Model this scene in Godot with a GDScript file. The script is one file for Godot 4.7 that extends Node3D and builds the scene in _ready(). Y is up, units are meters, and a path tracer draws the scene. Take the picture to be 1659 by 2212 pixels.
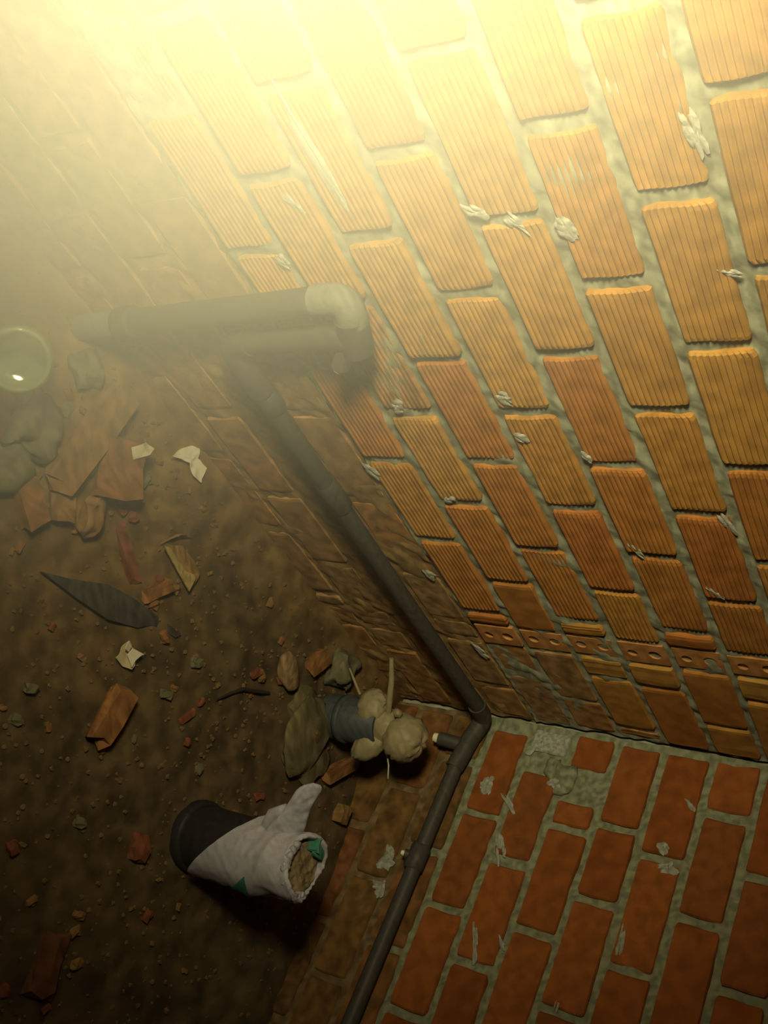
extends Node3D
# A brick cellar corner seen from above: two brick walls, a drain pipe along their foot, rubble on an earth floor.

const F0 := 0.85          # the floor lies this far under the course line that heights are counted from
const CH := 0.125         # course height
const BL := 0.274         # brick length with its joint
var rng := RandomNumberGenerator.new()
var n_mortar := FastNoiseLite.new()
var n_floor := FastNoiseLite.new()
var n_chunk := FastNoiseLite.new()
var M := {}
var tex := {}
var brick_meshes := {}

func _ready():
	# ---------- camera ----------
	var cam := Camera3D.new()
	cam.name = "camera"
	var ri := Vector3(-0.39061, 0.81716, -0.42388)
	var dn := Vector3(0.77569, 0.04421, -0.62957)
	var fw := Vector3(-0.49572, -0.57471, -0.65113)
	cam.transform = Transform3D(Basis(ri, -dn, -fw).orthonormalized(), P(1.17557, 0.95643, 2.47477))
	cam.fov = 51.29
	cam.near = 0.02
	add_child(cam)
	cam.current = true
	# ---------- environment ----------
	var we := WorldEnvironment.new()
	we.name = "world_environment"
	var env := Environment.new()
	env.background_mode = Environment.BG_COLOR
	env.background_color = Color(0, 0, 0)
	env.tonemap_mode = Environment.TONE_MAPPER_LINEAR
	env.tonemap_exposure = 1.0
	env.sdfgi_enabled = true
	env.ssao_enabled = true
	env.ssil_enabled = true
	env.volumetric_fog_enabled = true
	env.volumetric_fog_density = 0.0
	we.environment = env
	add_child(we)
	# ---------- the lamp's light ----------
	var sp := SpotLight3D.new()
	sp.name = "work_lamp_beam"
	var lamp_at := P(0.62, 0.74, 2.78)
	sp.light_color = lin(1.0, 0.90, 0.48)
	sp.light_energy = 23.0
	sp.light_size = 0.16
	sp.spot_range = 12.0
	sp.spot_angle = 49.0
	sp.spot_angle_attenuation = 1.0
	sp.spot_attenuation = 2.0
	sp.shadow_enabled = true
	sp.look_at_from_position(lamp_at, P(0.0, 0.10, 2.04), Vector3.UP)
	add_child(sp)
	# added haze volume standing in for the lens glare near the lamp
	var fog := FogVolume.new()
	fog.name = "glare_haze"
	fog.shape = RenderingServer.FOG_VOLUME_SHAPE_BOX
	fog.size = Vector3(2.66, 2.46, 2.34)
	fog.position = Vector3(1.35, 1.25, 3.01)
	var fm := FogMaterial.new()
	fm.density = 0.75
	fm.albedo = lin(0.94, 0.92, 0.90)
	fog.material = fm
	fog.set_meta("kind", "stuff")
	tag(fog, "added pale haze standing in for lens glare by the left wall", "haze")
	add_child(fog)

	setup()
	build_walls()
	build_floor()
	build_pipes()
	build_stub_with_white_bag()
	build_stub_with_tan_bag()
	build_jar()
	build_rubble()
	build_lamp(sp)

# ======================================================= helpers
func P(x, y, z) -> Vector3:
	return Vector3(x, y + F0, z)

func lin(r, g, b, a = 1.0) -> Color:
	var c := Color(r, g, b).linear_to_srgb()
	c.a = a
	return c

func put(called: String, mesh: Mesh, mat: Material, parent: Node = self, at := Vector3.ZERO) -> MeshInstance3D:
	var o := MeshInstance3D.new()
	o.name = called
	o.mesh = mesh
	o.material_override = mat
	o.position = at
	parent.add_child(o, true)
	return o

func numbered(called: String) -> String:
	if not has_node(called):
		return called
	var i := 1
	while has_node("%s_%03d" % [called, i]):
		i += 1
	return "%s_%03d" % [called, i]

func tag(o: Node, label: String, category: String, group := ""):
	o.set_meta("label", label)
	o.set_meta("category", category)
	if group:
		o.set_meta("group", group)
	return o

func thing(called: String, label: String, category: String, at: Vector3, group := "") -> Node3D:
	var o := Node3D.new()
	o.name = numbered(called)
	o.position = at
	add_child(o)
	tag(o, label, category, group)
	return o

func solo(called: String, label: String, category: String, mesh: Mesh, mat: Material, at: Vector3, group := "") -> MeshInstance3D:
	var o := put(numbered(called), mesh, mat, self, at)
	tag(o, label, category, group)
	return o

func new_st(flat := false) -> SurfaceTool:
	var st := SurfaceTool.new()
	st.begin(Mesh.PRIMITIVE_TRIANGLES)
	st.set_smooth_group(-1 if flat else 0)
	return st

func done(st: SurfaceTool) -> ArrayMesh:
	st.generate_normals()
	return st.commit()

func quad(st: SurfaceTool, a, b, c, d):       # clockwise from outside
	var o: Vector2 = st.get_meta("uv") if st.has_meta("uv") else Vector2.ZERO
	for v in [a, b, c, a, c, d]:
		st.set_uv(Vector2(v.x + v.z * 0.7, v.y + v.z * 0.6) + o)
		st.add_vertex(v)

func grid(st: SurfaceTool, nu: int, nv: int, f: Callable, flat_ground := false):   # f(i, j) -> point; u to the right, v up, seen from the front
	var base: int = st.get_meta("n") if st.has_meta("n") else 0
	for j in nv + 1:
		for i in nu + 1:
			var p: Vector3 = f.call(i, j)
			st.set_uv(Vector2(p.x + p.y * 0.15 + p.z * (0.0 if flat_ground else 0.7), p.z if flat_ground else p.y))
			if flat_ground:
				var heap := exp(-(pow(p.x - 0.18, 2) + pow(p.z - 1.32, 2)) / 0.09) + 0.5 * smoothstep(0.18, 0.0, p.x)
				heap = clampf(heap * (1.0 + 0.7 * n_floor.get_noise_2d(p.x * 3.0 + 9.0, p.z * 3.0)), 0.0, 1.0)
				st.set_color(Color(0.120, 0.082, 0.044).lerp(Color(0.25, 0.145, 0.055), heap))    # brick dust round the rubble
			st.add_vertex(p)
	var w := nu + 1
	for j in nv:
		for i in nu:
			var a := base + j * w + i
			for k in [a, a + w, a + w + 1, a, a + w + 1, a + 1]:
				st.add_index(k)
	st.set_meta("n", base + w * (nv + 1))

# a round bar along points with radii
func tube(st: SurfaceTool, pts: Array, radii: Array, sides := 20, caps := true):
	var rings := []
	var side := Vector3.UP
	var n := pts.size()
	for i in n:
		var t: Vector3 = (pts[mini(i + 1, n - 1)] - pts[maxi(i - 1, 0)]).normalized()
		if i == 0:
			side = t.cross(Vector3(0.31, 0.9, 0.2)).normalized()
		side = (side - t * side.dot(t)).normalized()
		var up := t.cross(side)
		var ring := []
		for k in sides:
			var a := TAU * k / sides
			ring.append(pts[i] + (side * cos(a) + up * sin(a)) * radii[i])
		rings.append(ring)
	for i in n - 1:
		for k in sides:
			var k2 := (k + 1) % sides
			quad(st, rings[i][k], rings[i][k2], rings[i + 1][k2], rings[i + 1][k])
	if caps:
		st.set_smooth_group(-1)
		for k in sides:
			var k2 := (k + 1) % sides
			for v in [pts[0], rings[0][k2], rings[0][k]]:
				st.add_vertex(v)
			for v in [pts[n - 1], rings[n - 1][k], rings[n - 1][k2]]:
				st.add_vertex(v)
		st.set_smooth_group(0)

# a turned shape: profile of (radius, height) round an axis
func lathe(st: SurfaceTool, prof: Array, sides := 40, at := Vector3.ZERO, basis := Basis()):
	var rings := []
	for q in prof:
		var ring := []
		for k in sides:
			var a := TAU * k / sides
			ring.append(at + basis * Vector3(cos(a) * q.x, q.y, sin(a) * q.x))
		rings.append(ring)
	for i in prof.size() - 1:
		for k in sides:
			var k2 := (k + 1) % sides
			quad(st, rings[i][k], rings[i + 1][k], rings[i + 1][k2], rings[i][k2])

func bend(a: Vector3, b: Vector3, c: Vector3, r: float, steps := 6) -> Array:   # rounded corner at b
	var p := b + (a - b).normalized() * r
	var q := b + (c - b).normalized() * r
	var out := []
	for i in steps + 1:
		var t := float(i) / steps
		out.append(p.lerp(b, t).lerp(b.lerp(q, t), t))
	return out

# an uneven broken lump: a box whose faces are split, pushed about and flattened
func chunk(size: Vector3, seed_: int, rough := 0.25, rounding := 0.35, sub := 3) -> ArrayMesh:
	var st := new_st(rounding < 0.45)
	var off := Vector3(seed_ * 7.31, seed_ * 3.17, seed_ * 5.77)
	var f := func(p: Vector3) -> Vector3:
		var s := p.lerp(p.normalized() * 1.15, rounding)
		var q := s * 1.35 + off
		s += Vector3(n_chunk.get_noise_3d(q.x, q.y, q.z), n_chunk.get_noise_3d(q.y + 31.0, q.z, q.x), n_chunk.get_noise_3d(q.z, q.x + 57.0, q.y)) * rough * 2.0
		return s * size * 0.5
	var axes := [[Vector3.RIGHT, Vector3.UP, Vector3.BACK], [Vector3.LEFT, Vector3.UP, Vector3.FORWARD], [Vector3.BACK, Vector3.UP, Vector3.LEFT], [Vector3.FORWARD, Vector3.UP, Vector3.RIGHT], [Vector3.RIGHT, Vector3.FORWARD, Vector3.UP], [Vector3.RIGHT, Vector3.BACK, Vector3.DOWN]]
	for ax in axes:
		for i in sub:
			for j in sub:
				var c := []
				for k in [[i, j], [i, j + 1], [i + 1, j + 1], [i + 1, j]]:
					c.append(f.call(ax[0] * (2.0 * k[0] / sub - 1.0) + ax[1] * (2.0 * k[1] / sub - 1.0) + ax[2]))
				quad(st, c[0], c[1], c[2], c[3])
	return done(st)

# a thin sheet from a star-shaped outline (x, z), with a height and a thickness
func sheet(outline: Array, thick: float, h: Callable, rings := 5) -> ArrayMesh:
	var st := new_st()
	var pts := []
	var n := outline.size()
	for i in n:                                    # edges cut finer
		for k in 4:
			pts.append(outline[i].lerp(outline[(i + 1) % n], k / 4.0))
	n = pts.size()
	var c := Vector2.ZERO
	for p in pts:
		c += p / n
	for s in [1, -1]:
		var pos := func(r: int, k: int) -> Vector3:
			var p: Vector2 = c.lerp(pts[k % n], float(r) / rings)
			return Vector3(p.x, h.call(p) + s * thick * 0.5, p.y)
		for r in rings:
			for k in n:
				var a = pos.call(r, k)
				var b = pos.call(r, k + 1)
				var d = pos.call(r + 1, k)
				var e = pos.call(r + 1, k + 1)
				if (e - a).cross(d - a).y * s < 0:
					quad(st, a, d, e, b)
				else:
					quad(st, a, b, e, d)
	st.set_smooth_group(-1)
	for k in n:
		var p: Vector2 = pts[k]
		var q: Vector2 = pts[(k + 1) % n]
		var hp = h.call(p)
		var hq = h.call(q)
		quad(st, Vector3(p.x, hp - thick * 0.5, p.y), Vector3(p.x, hp + thick * 0.5, p.y), Vector3(q.x, hq + thick * 0.5, q.y), Vector3(q.x, hq - thick * 0.5, q.y))
	return done(st)

# ======================================================= materials
func noise_tex(key: String, freq: float, lo: float, hi: float, octaves := 4, normal := false, size := 512, kind := FastNoiseLite.TYPE_SIMPLEX_SMOOTH) -> NoiseTexture2D:
	if tex.has(key):
		return tex[key]
	var n := FastNoiseLite.new()
	n.noise_type = kind
	n.seed = 11 + tex.size()
	n.frequency = freq
	n.fractal_octaves = octaves
	var t := NoiseTexture2D.new()
	t.width = size
	t.height = size
	t.seamless = true
	t.noise = n
	if normal:
		t.as_normal_map = true
		t.bump_strength = lo
	else:
		var g := Gradient.new()
		g.set_color(0, Color(lo, lo, lo))
		g.set_color(1, Color(hi, hi, hi))
		t.color_ramp = g
	tex[key] = t
	return t

func mat(c: Color, rough := 0.9, t: Texture2D = null, scale := 3.0, height: Texture2D = null, hs := 0.2) -> StandardMaterial3D:
	var m := StandardMaterial3D.new()
	m.albedo_color = c
	m.roughness = rough
	m.metallic_specular = 0.3
	if t or height:
		m.uv1_scale = Vector3.ONE * scale
	if t:
		m.albedo_texture = t
	if height:
		m.heightmap_enabled = true
		m.heightmap_texture = height
		m.heightmap_scale = hs
	return m

func setup():
	rng.seed = 4
	n_mortar.seed = 3
	n_mortar.frequency = 22.0
	n_mortar.fractal_octaves = 3
	n_floor.seed = 8
	n_floor.frequency = 3.2
	n_floor.fractal_octaves = 5
	n_chunk.seed = 21
	n_chunk.frequency = 0.42
	n_chunk.fractal_octaves = 2
	var bt := noise_tex("brick", 0.012, 0.80, 1.06, 5)
	var mt := noise_tex("mortar", 0.02, 0.68, 1.1, 5)
	var dt := noise_tex("dirt", 0.014, 0.60, 1.12, 6)
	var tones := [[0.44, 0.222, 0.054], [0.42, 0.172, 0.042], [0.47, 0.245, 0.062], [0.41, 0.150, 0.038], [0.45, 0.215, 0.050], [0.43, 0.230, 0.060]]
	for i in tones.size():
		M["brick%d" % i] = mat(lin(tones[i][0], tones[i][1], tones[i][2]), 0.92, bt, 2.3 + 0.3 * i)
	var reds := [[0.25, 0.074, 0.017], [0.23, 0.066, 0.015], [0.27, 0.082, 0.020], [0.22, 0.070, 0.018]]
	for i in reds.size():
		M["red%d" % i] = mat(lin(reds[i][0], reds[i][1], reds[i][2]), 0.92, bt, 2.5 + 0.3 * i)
	M.brick_pale = mat(lin(0.50, 0.225, 0.08), 0.95, bt, 4.0)
	M.brick_hole = mat(lin(0.25, 0.07, 0.015), 0.95, bt, 5.0)
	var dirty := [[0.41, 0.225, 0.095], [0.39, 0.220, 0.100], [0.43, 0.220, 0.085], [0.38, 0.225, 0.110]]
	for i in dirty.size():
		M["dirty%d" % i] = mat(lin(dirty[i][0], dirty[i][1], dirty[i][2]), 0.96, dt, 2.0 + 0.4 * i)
	M.mortar = mat(lin(0.37, 0.37, 0.29), 0.95, mt, 4.0)
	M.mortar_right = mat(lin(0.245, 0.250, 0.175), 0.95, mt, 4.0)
	M.mortar_dirty = mat(lin(0.38, 0.235, 0.105), 0.97, dt, 3.0)
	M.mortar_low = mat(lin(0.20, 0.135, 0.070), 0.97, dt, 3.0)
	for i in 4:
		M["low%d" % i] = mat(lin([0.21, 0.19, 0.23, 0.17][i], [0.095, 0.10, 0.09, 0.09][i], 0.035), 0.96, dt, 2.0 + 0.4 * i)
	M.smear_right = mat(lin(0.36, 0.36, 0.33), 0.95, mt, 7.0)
	M.smear = mat(lin(0.50, 0.49, 0.44), 0.95, mt, 7.0)
	M.plaster = mat(lin(0.12, 0.11, 0.09), 0.95)
	M.earth = mat(Color.WHITE, 0.98, dt, 1.7)
	M.earth.vertex_color_use_as_albedo = true
	M.pipe = mat(lin(0.060, 0.056, 0.052), 0.5, noise_tex("pipe", 0.02, 0.8, 1.1, 4), 5.0)
	M.pipe_pale = mat(lin(0.17, 0.175, 0.155), 0.6, tex.pipe, 5.0)
	M.rubber = mat(lin(0.02, 0.02, 0.022), 0.6)
	M.glint_plug = mat(lin(0.72, 0.68, 0.55), 0.15)  # nozzle end caps; their bright glint is put into this pale colour
	M.glint_plug.clearcoat_enabled = true
	M.black_pipe = mat(lin(0.022, 0.02, 0.022), 0.55, tex.pipe, 5.0)
	M.slate_pipe = mat(lin(0.055, 0.062, 0.072), 0.5, tex.pipe, 5.0)

# ======================================================= bricks
# faces +z, length along x, height along y; the front lies at z = 0
func brick_mesh(len_: float, h: float, ridged: bool, variant: int) -> ArrayMesh:
	var key := "%d_%d_%s_%d" % [roundi(len_ * 500), roundi(h * 500), ridged, variant]
	if brick_meshes.has(key):
		return brick_meshes[key]
	var r := RandomNumberGenerator.new()
	r.seed = hash(key)
	var L := len_ * 0.5
	var H := h * 0.5
	var prof := [[-1.0, -0.020], [-1.0, -0.006], [-0.955, 0.0]]
	if ridged:
		var n := 10
		prof = [[-1.0, -0.020], [-1.0, -0.006]]
		for k in n:
			var a := -0.97 + 1.94 * (k + 0.12) / n
			var s := 1.94 / n
			prof.append([a, -0.0027])
			prof.append([a + s * 0.26, 0.0])
			prof.append([a + s * 0.60, 0.0])
			prof.append([a + s * 0.86, -0.0027])
	else:
		prof.append([-0.3, r.randf_range(-0.001, 0.001)])
		prof.append([0.35, r.randf_range(-0.001, 0.001)])
		prof.append([0.955, 0.0])
	prof.append([1.0, -0.006])
	prof.append([1.0, -0.020])
	var st := [[0.0, 0.007, -0.020], [0.0, 0.005, -0.005], [0.004, 0.0015, -0.001], [0.012, 0.0, 0.0]]
	var cols := []
	for q in st:
		cols.append([-L + q[0], q[1], q[2]])
	for k in [0.3, 0.5, 0.7]:
		cols.append([lerpf(-L, L, k), 0.0, 0.0])
	st.reverse()
	for q in st:
		cols.append([L - q[0], q[1], q[2]])
	var wob := []
	for c in cols:
		wob.append([r.randf_range(-1, 1) * 0.0014, r.randf_range(-1, 1) * 0.0014, r.randf_range(-1, 1) * 0.0007])
	var s := new_st(true)
	s.set_meta("uv", Vector2(r.randf(), r.randf()))
	var pt := func(i: int, j: int) -> Vector3:
		var c = cols[i]
		var q = prof[j]
		var w = wob[i]
		var y: float = q[0] * (H - c[1]) + (w[0] if q[0] > 0 else w[1]) * absf(q[0])
		return Vector3(c[0] + 0.0015 * sin(q[0] * 3.0 + variant), y, minf(q[1], c[2]) + (w[2] if q[1] > -0.005 else 0.0))
	for i in cols.size() - 1:
		for j in prof.size() - 1:
			quad(s, pt.call(i, j), pt.call(i, j + 1), pt.call(i + 1, j + 1), pt.call(i + 1, j))
	brick_meshes[key] = done(s)
	return brick_meshes[key]

# the end of a hollow brick: a face with two round holes that go in
func holed_mesh(w: float, h: float, variant: int) -> ArrayMesh:
	var key := "holed_%d_%d" % [roundi(w * 500), variant]
	if brick_meshes.has(key):
		return brick_meshes[key]
	var s := new_st(true)
	var r := RandomNumberGenerator.new()
	r.seed = variant + 90
	for half in 2:
		var y0 := -h * 0.5 + half * h * 0.5
		var c := Vector2(r.randf_range(-0.006, 0.006), y0 + h * 0.25)
		var rad := r.randf_range(0.012, 0.017)
		var n := 16
		var rim := []
		var edge := []
		for k in n:
			var a := TAU * k / n
			var d := Vector2(cos(a), sin(a))
			rim.append(c + d * Vector2(rad, rad * 0.95))
			var t := minf((w * 0.5) / maxf(absf(d.x), 0.001), (h * 0.25) / maxf(absf(d.y), 0.001))
			edge.append(Vector2(0, y0 + h * 0.25) + d * t)
		# the four corners of the half face replace their nearest edge points
		for q in [Vector2(w * 0.5, y0), Vector2(w * 0.5, y0 + h * 0.5), Vector2(-w * 0.5, y0), Vector2(-w * 0.5, y0 + h * 0.5)]:
			var best := 0
			for k in n:
				if edge[k].distance_to(q) < edge[best].distance_to(q):
					best = k
			edge[best] = q
		for k in n:
			var k2 := (k + 1) % n
			var f := func(v: Vector2, z: float) -> Vector3: return Vector3(v.x, v.y, z)
			quad(s, f.call(rim[k2], 0.0), f.call(edge[k2], -0.001), f.call(edge[k], -0.001), f.call(rim[k], 0.0))
			quad(s, f.call(edge[k2], -0.001), f.call(edge[k2], -0.02), f.call(edge[k], -0.02), f.call(edge[k], -0.001))
			quad(s, f.call(rim[k2], -0.05), f.call(rim[k2], 0.0), f.call(rim[k], 0.0), f.call(rim[k], -0.05))
			for v in [f.call(c, -0.05), f.call(rim[k2], -0.05), f.call(rim[k], -0.05)]:
				s.add_vertex(v)
	brick_meshes[key] = done(s)
	return brick_meshes[key]

func lay(wall: Node3D, a: float, b: float, m: int, on_left: bool, ridged: bool, key: String, holed := false):
	# a brick from a to b along the wall in course m
	var y := (3.5 - m) * CH + F0
	var joint := rng.randf_range(0.016, 0.026)
	var len_ := roundf((b - a - joint) * 250.0) / 250.0
	var h := CH - 0.019 if rng.randf() < 0.5 else CH - 0.023
	var variant := rng.randi() % 3
	var mesh: ArrayMesh = holed_mesh(len_ + 0.006, h + 0.004, variant) if holed else brick_mesh(len_, h, ridged, variant)
	var o := put("brick", mesh, M[key], wall)
	var mid := (a + b) * 0.5 + rng.randf_range(-0.002, 0.002)
	var d := rng.randf_range(-0.0025, 0.002) - (0.004 if holed else 0.0) - (0.006 if key.begins_with("dirty") else 0.0)
	var tilt := rng.randf_range(-0.006, 0.006)
	if on_left:
		o.transform = Transform3D(Basis(Vector3.UP, PI / 2) * Basis(Vector3.BACK, tilt), Vector3(d, y, mid))
	else:
		o.transform = Transform3D(Basis(Vector3.BACK, tilt), Vector3(mid, y, d))

# wall core with an uneven mortar face: along the x axis, facing +z
func mortar_face(x0: float, x1: float, y0: float, y1: float, on_left: bool, seed_: float, thick: float) -> ArrayMesh:
	var st := new_st()
	var nu := int((x1 - x0) / 0.0125)
	var nv := int((y1 - y0) / 0.0125)
	grid(st, nu, nv, func(i, j):
		var u := lerpf(x0, x1, float(i) / nu)
		var v := lerpf(y0, y1, float(j) / nv)
		var d := -0.0085 + 0.0065 * n_mortar.get_noise_3d(u, v, seed_) + 0.006 * n_mortar.get_noise_3d(u * 0.22, v * 0.22, seed_ + 9.0)
		# the filled corner where the walls meet
		if u < 0.03:
			d += (0.03 - u) * 0.5 * (0.5 + n_mortar.get_noise_2d(v * 0.3, seed_))
		d = minf(d, 0.0025)
		if on_left:
			return Vector3(d, v, x1 + x0 - u)
		return Vector3(u, v, d))
	return done(st)

func box(x0, x1, y0, y1, z0, z1) -> BoxMesh:
	var b := BoxMesh.new()
	b.size = Vector3(x1 - x0, y1 - y0, z1 - z0)
	return b

func room_box(called: String, x0, x1, y0, y1, z0, z1, m: Material, parent: Node = self) -> MeshInstance3D:
	var o := put(called, box(x0, x1, y0, y1, z0, z1), m, parent, Vector3((x0 + x1) * 0.5, (y0 + y1) * 0.5, (z0 + z1) * 0.5))
	if parent == self:
		o.set_meta("kind", "structure")
	return o

func wall_root(called: String) -> Node3D:
	var o := Node3D.new()
	o.name = called
	o.set_meta("kind", "structure")
	add_child(o)
	return o

# courses outside the picture, joined
func far_bricks(wall: Node3D, u0: float, u1: float, y0: float, y1: float, on_left: bool):
	var st := new_st(true)
	var m := 0
	var y := y0
	while y + CH <= y1 + 0.01:
		var u := u0 - (BL * 0.5 if m % 2 else 0.0)
		while u < u1 - 0.02:
			var a := maxf(u, u0) + 0.007
			var b := minf(u + BL, u1) - 0.007
			if b - a > 0.03:
				var c := [Vector3(a, y + 0.007, 0), Vector3(a, y + CH - 0.007, 0), Vector3(b, y + CH - 0.007, 0), Vector3(b, y + 0.007, 0)]
				var e := []
				for q in c:
					e.append(q + Vector3(0, 0, -0.02))
				if on_left:
					for l in [c, e]:
						for k in 4:
							l[k] = Vector3(l[k].z, l[k].y, l[k].x)
					quad(st, c[3], c[2], c[1], c[0])
				else:
					quad(st, c[0], c[1], c[2], c[3])
				for k in 4:
					var k2 := (k + 1) % 4
					if on_left:
						quad(st, c[k2], e[k2], e[k], c[k]) if false else quad(st, c[k], c[k2], e[k2], e[k])
					else:
						quad(st, c[k], e[k], e[k2], c[k2])
			u += BL
		y += CH
		m += 1
	var o := put("brickwork", done(st), M.brick0, wall)
	o.set_meta("kind", "stuff")

func build_walls():
	var top := 2.5
	# ---- left wall: the plane x = 0, running away along z
	var wl := wall_root("wall_left")
	put("mortar_bed", mortar_face(0.0, 2.5, 0.475, 2.1, true, 0.0, 0.2), M.mortar, wl)
	put("mortar_bed", mortar_face(0.0, 2.5, -0.06, 0.475, true, 4.0, 0.2), M.mortar_dirty, wl)
	room_box("wall_core", -0.22, -0.022, -0.2, top, -0.22, 4.4, M.mortar, wl)
	room_box("wall_core", -0.03, -0.006, -0.2, top, 2.5, 4.4, M.mortar, wl)
	room_box("wall_core", -0.03, -0.006, 2.1, top, 0.0, 2.5, M.mortar, wl)
	var strip0 := 0.405
	var strip1 := 0.492
	for m in range(-6, 11):
		var heads := []
		var shift := 0.0 if posmod(m, 2) == 0 else 0.5
		var k := 0
		while true:                                    # from the near end to the strip
			var z := 1.6504 - BL * (k - 4 + shift)
			k += 1
			if z > 2.5:
				continue
			if z < strip1 + 0.025:
				break
			heads.append(z + rng.randf_range(-0.004, 0.004))
		heads.push_front(2.5)
		heads.append(strip1)
		for i in heads.size() - 1:
			if heads[i] - heads[i + 1] < 0.03:
				continue
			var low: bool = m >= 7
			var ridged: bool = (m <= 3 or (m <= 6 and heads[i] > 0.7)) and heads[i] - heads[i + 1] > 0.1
			var key := "brick%d" % ([0, 2, 4, 5, 2, 1] if heads[i] > 1.2 else [1, 3, 1, 3, 4, 0])[rng.randi() % 6]  # yellower tones at the near end: the brighter light put into brick colour
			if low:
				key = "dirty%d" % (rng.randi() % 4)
			elif m >= 5 and rng.randf() < 0.3:
				key = "dirty2"
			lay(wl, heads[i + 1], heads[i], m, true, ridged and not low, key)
		# the strip of cut hollow bricks and the pieces between it and the corner
		if m <= 6:
			lay(wl, strip0, strip1, m, true, false, "brick_pale", true)
		else:
			lay(wl, strip0, strip1, m, true, false, "dirty%d" % (m % 4))
		var corner := [strip0, 0.15 if posmod(m, 2) == 0 else 0.30, 0.004]
		if m == 4:
			corner = [strip0, 0.315, 0.06, 0.004]
		elif m in [5, 6, 7]:
			corner = [strip0, 0.17 if m != 6 else 0.26, 0.004]
		for i in corner.size() - 1:
			if corner[i] - corner[i + 1] < 0.03:
				continue
			var key := "brick%d" % (rng.randi() % 6)
			if m >= 5 or (m >= 3 and corner[i] < 0.2):
				key = "dirty%d" % ((m + i) % 4)
			lay(wl, corner[i + 1], corner[i], m, true, false, key)
	far_bricks(wl, 2.5, 4.38, -0.025, 2.1, true)
	# mortar smears on the faces: z, height, length, height of the smear, turn
	for s in [[1.79, -0.078, 0.20, 0.020, 0.03], [1.735, -0.168, 0.05, 0.03, 0.2], [1.625, -0.26, 0.03, 0.02, 0.6], [1.646, 0.197, 0.05, 0.018, 0.5], [1.63, 0.272, 0.06, 0.035, 0.4],
			[1.67, 0.145, 0.04, 0.02, 0.9], [1.282, 0.037, 0.035, 0.03, 0.2], [1.42, -0.072, 0.06, 0.012, -0.3], [1.263, -0.201, 0.03, 0.03, 0.5], [1.745, 0.487, 0.07, 0.02, 0.1],
			[0.85, 0.16, 0.05, 0.016, 0.4], [1.518, 0.487, 0.04, 0.012, 1.2], [1.124, 0.145, 0.03, 0.02, 0.3], [0.727, 0.288, 0.05, 0.014, 0.6], [1.17, 0.03, 0.03, 0.03, 0.8], [0.95, 0.36, 0.05, 0.02, 0.2],
			[0.36, -0.40, 0.07, 0.03, 0.2], [0.98, -0.21, 0.03, 0.03, 0.4], [1.08, -0.37, 0.05, 0.03, 0.3], [0.70, -0.40, 0.05, 0.03, 0.3]]:
		var o := put("mortar_smear", smear(s[2], s[3], rng.randi()), M.smear, wl)
		o.transform = Transform3D(Basis(Vector3.UP, PI / 2) * Basis(Vector3.BACK, s[4]), Vector3(0.0005, s[1] + F0, s[0]))
	# ---- right wall: the plane z = 0
	var wr := wall_root("wall_right")
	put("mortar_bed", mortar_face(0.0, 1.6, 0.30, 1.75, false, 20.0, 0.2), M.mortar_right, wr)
	put("mortar_bed", mortar_face(0.0, 1.6, -0.06, 0.30, false, 24.0, 0.2), M.mortar_low, wr)
	room_box("wall_core", -0.02, 2.9, -0.2, top, -0.22, -0.022, M.mortar, wr)
	room_box("wall_core", 1.6, 2.9, -0.2, top, -0.03, -0.006, M.mortar, wr)
	room_box("wall_core", 0.0, 1.6, 1.75, top, -0.03, -0.006, M.mortar, wr)
	var rows := {
		-3: [0.004, 0.12], -2: [0.004, 0.28], -1: [0.004, 0.13], 0: [0.004, 0.27], 1: [0.004, 0.285], 2: [0.004, 0.152], 3: [0.004, 0.292], 4: [0.004, 0.242, 0.432],
		5: [0.004, 0.112, 0.19, 0.272], 6: [0.004, 0.088, 0.13, 0.391], 7: [0.03, 0.286], 8: [0.004, 0.15], 9: [0.004, 0.26], 10: [0.004, 0.13]}
	for m in rows:
		var heads: Array = rows[m].duplicate()
		while heads[-1] < 1.6:
			heads.append(minf(heads[-1] + BL - 0.006 + rng.randf_range(-0.005, 0.005), 1.6))
		for i in heads.size() - 1:
			if m == 5 and i == 1 or m == 6 and i == 1:
				continue                                # the holes in the brickwork
			if heads[i + 1] - heads[i] < 0.04:
				continue
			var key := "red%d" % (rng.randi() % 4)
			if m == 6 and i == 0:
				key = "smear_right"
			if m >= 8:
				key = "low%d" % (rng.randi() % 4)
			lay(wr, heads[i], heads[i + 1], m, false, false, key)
	far_bricks(wr, 1.6, 2.88, -0.025, 1.6, false)
	for s in [[0.070, -0.350, 0.03, 0.05, 0.3], [0.25, -0.355, 0.09, 0.014, 0.9], [0.362, -0.348, 0.07, 0.03, 0.5], [0.157, -0.262, 0.03, 0.03, 0.3], [0.265, 0.062, 0.04, 0.03, 0.6],
			[0.31, 0.085, 0.03, 0.04, 0.4], [0.60, -0.328, 0.09, 0.016, 0.4], [0.662, -0.076, 0.06, 0.014, 0.0], [0.656, -0.025, 0.06, 0.014, 0.0], [0.513, 0.027, 0.06, 0.018, 0.1], [0.435, 0.295, 0.09, 0.012, 0.2],
			[0.20, -0.44, 0.06, 0.05, 0.2], [0.551, -0.64, 0.045, 0.05, 0.2], [0.47, -0.66, 0.06, 0.05, 0.5], [0.145, 0.10, 0.04, 0.012, 0.8], [0.60, -0.25, 0.05, 0.012, 0.7]]:
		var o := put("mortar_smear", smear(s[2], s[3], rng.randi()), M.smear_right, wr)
		o.transform = Transform3D(Basis(Vector3.BACK, s[4]), Vector3(s[0], s[1] + F0, 0.0005))
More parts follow.
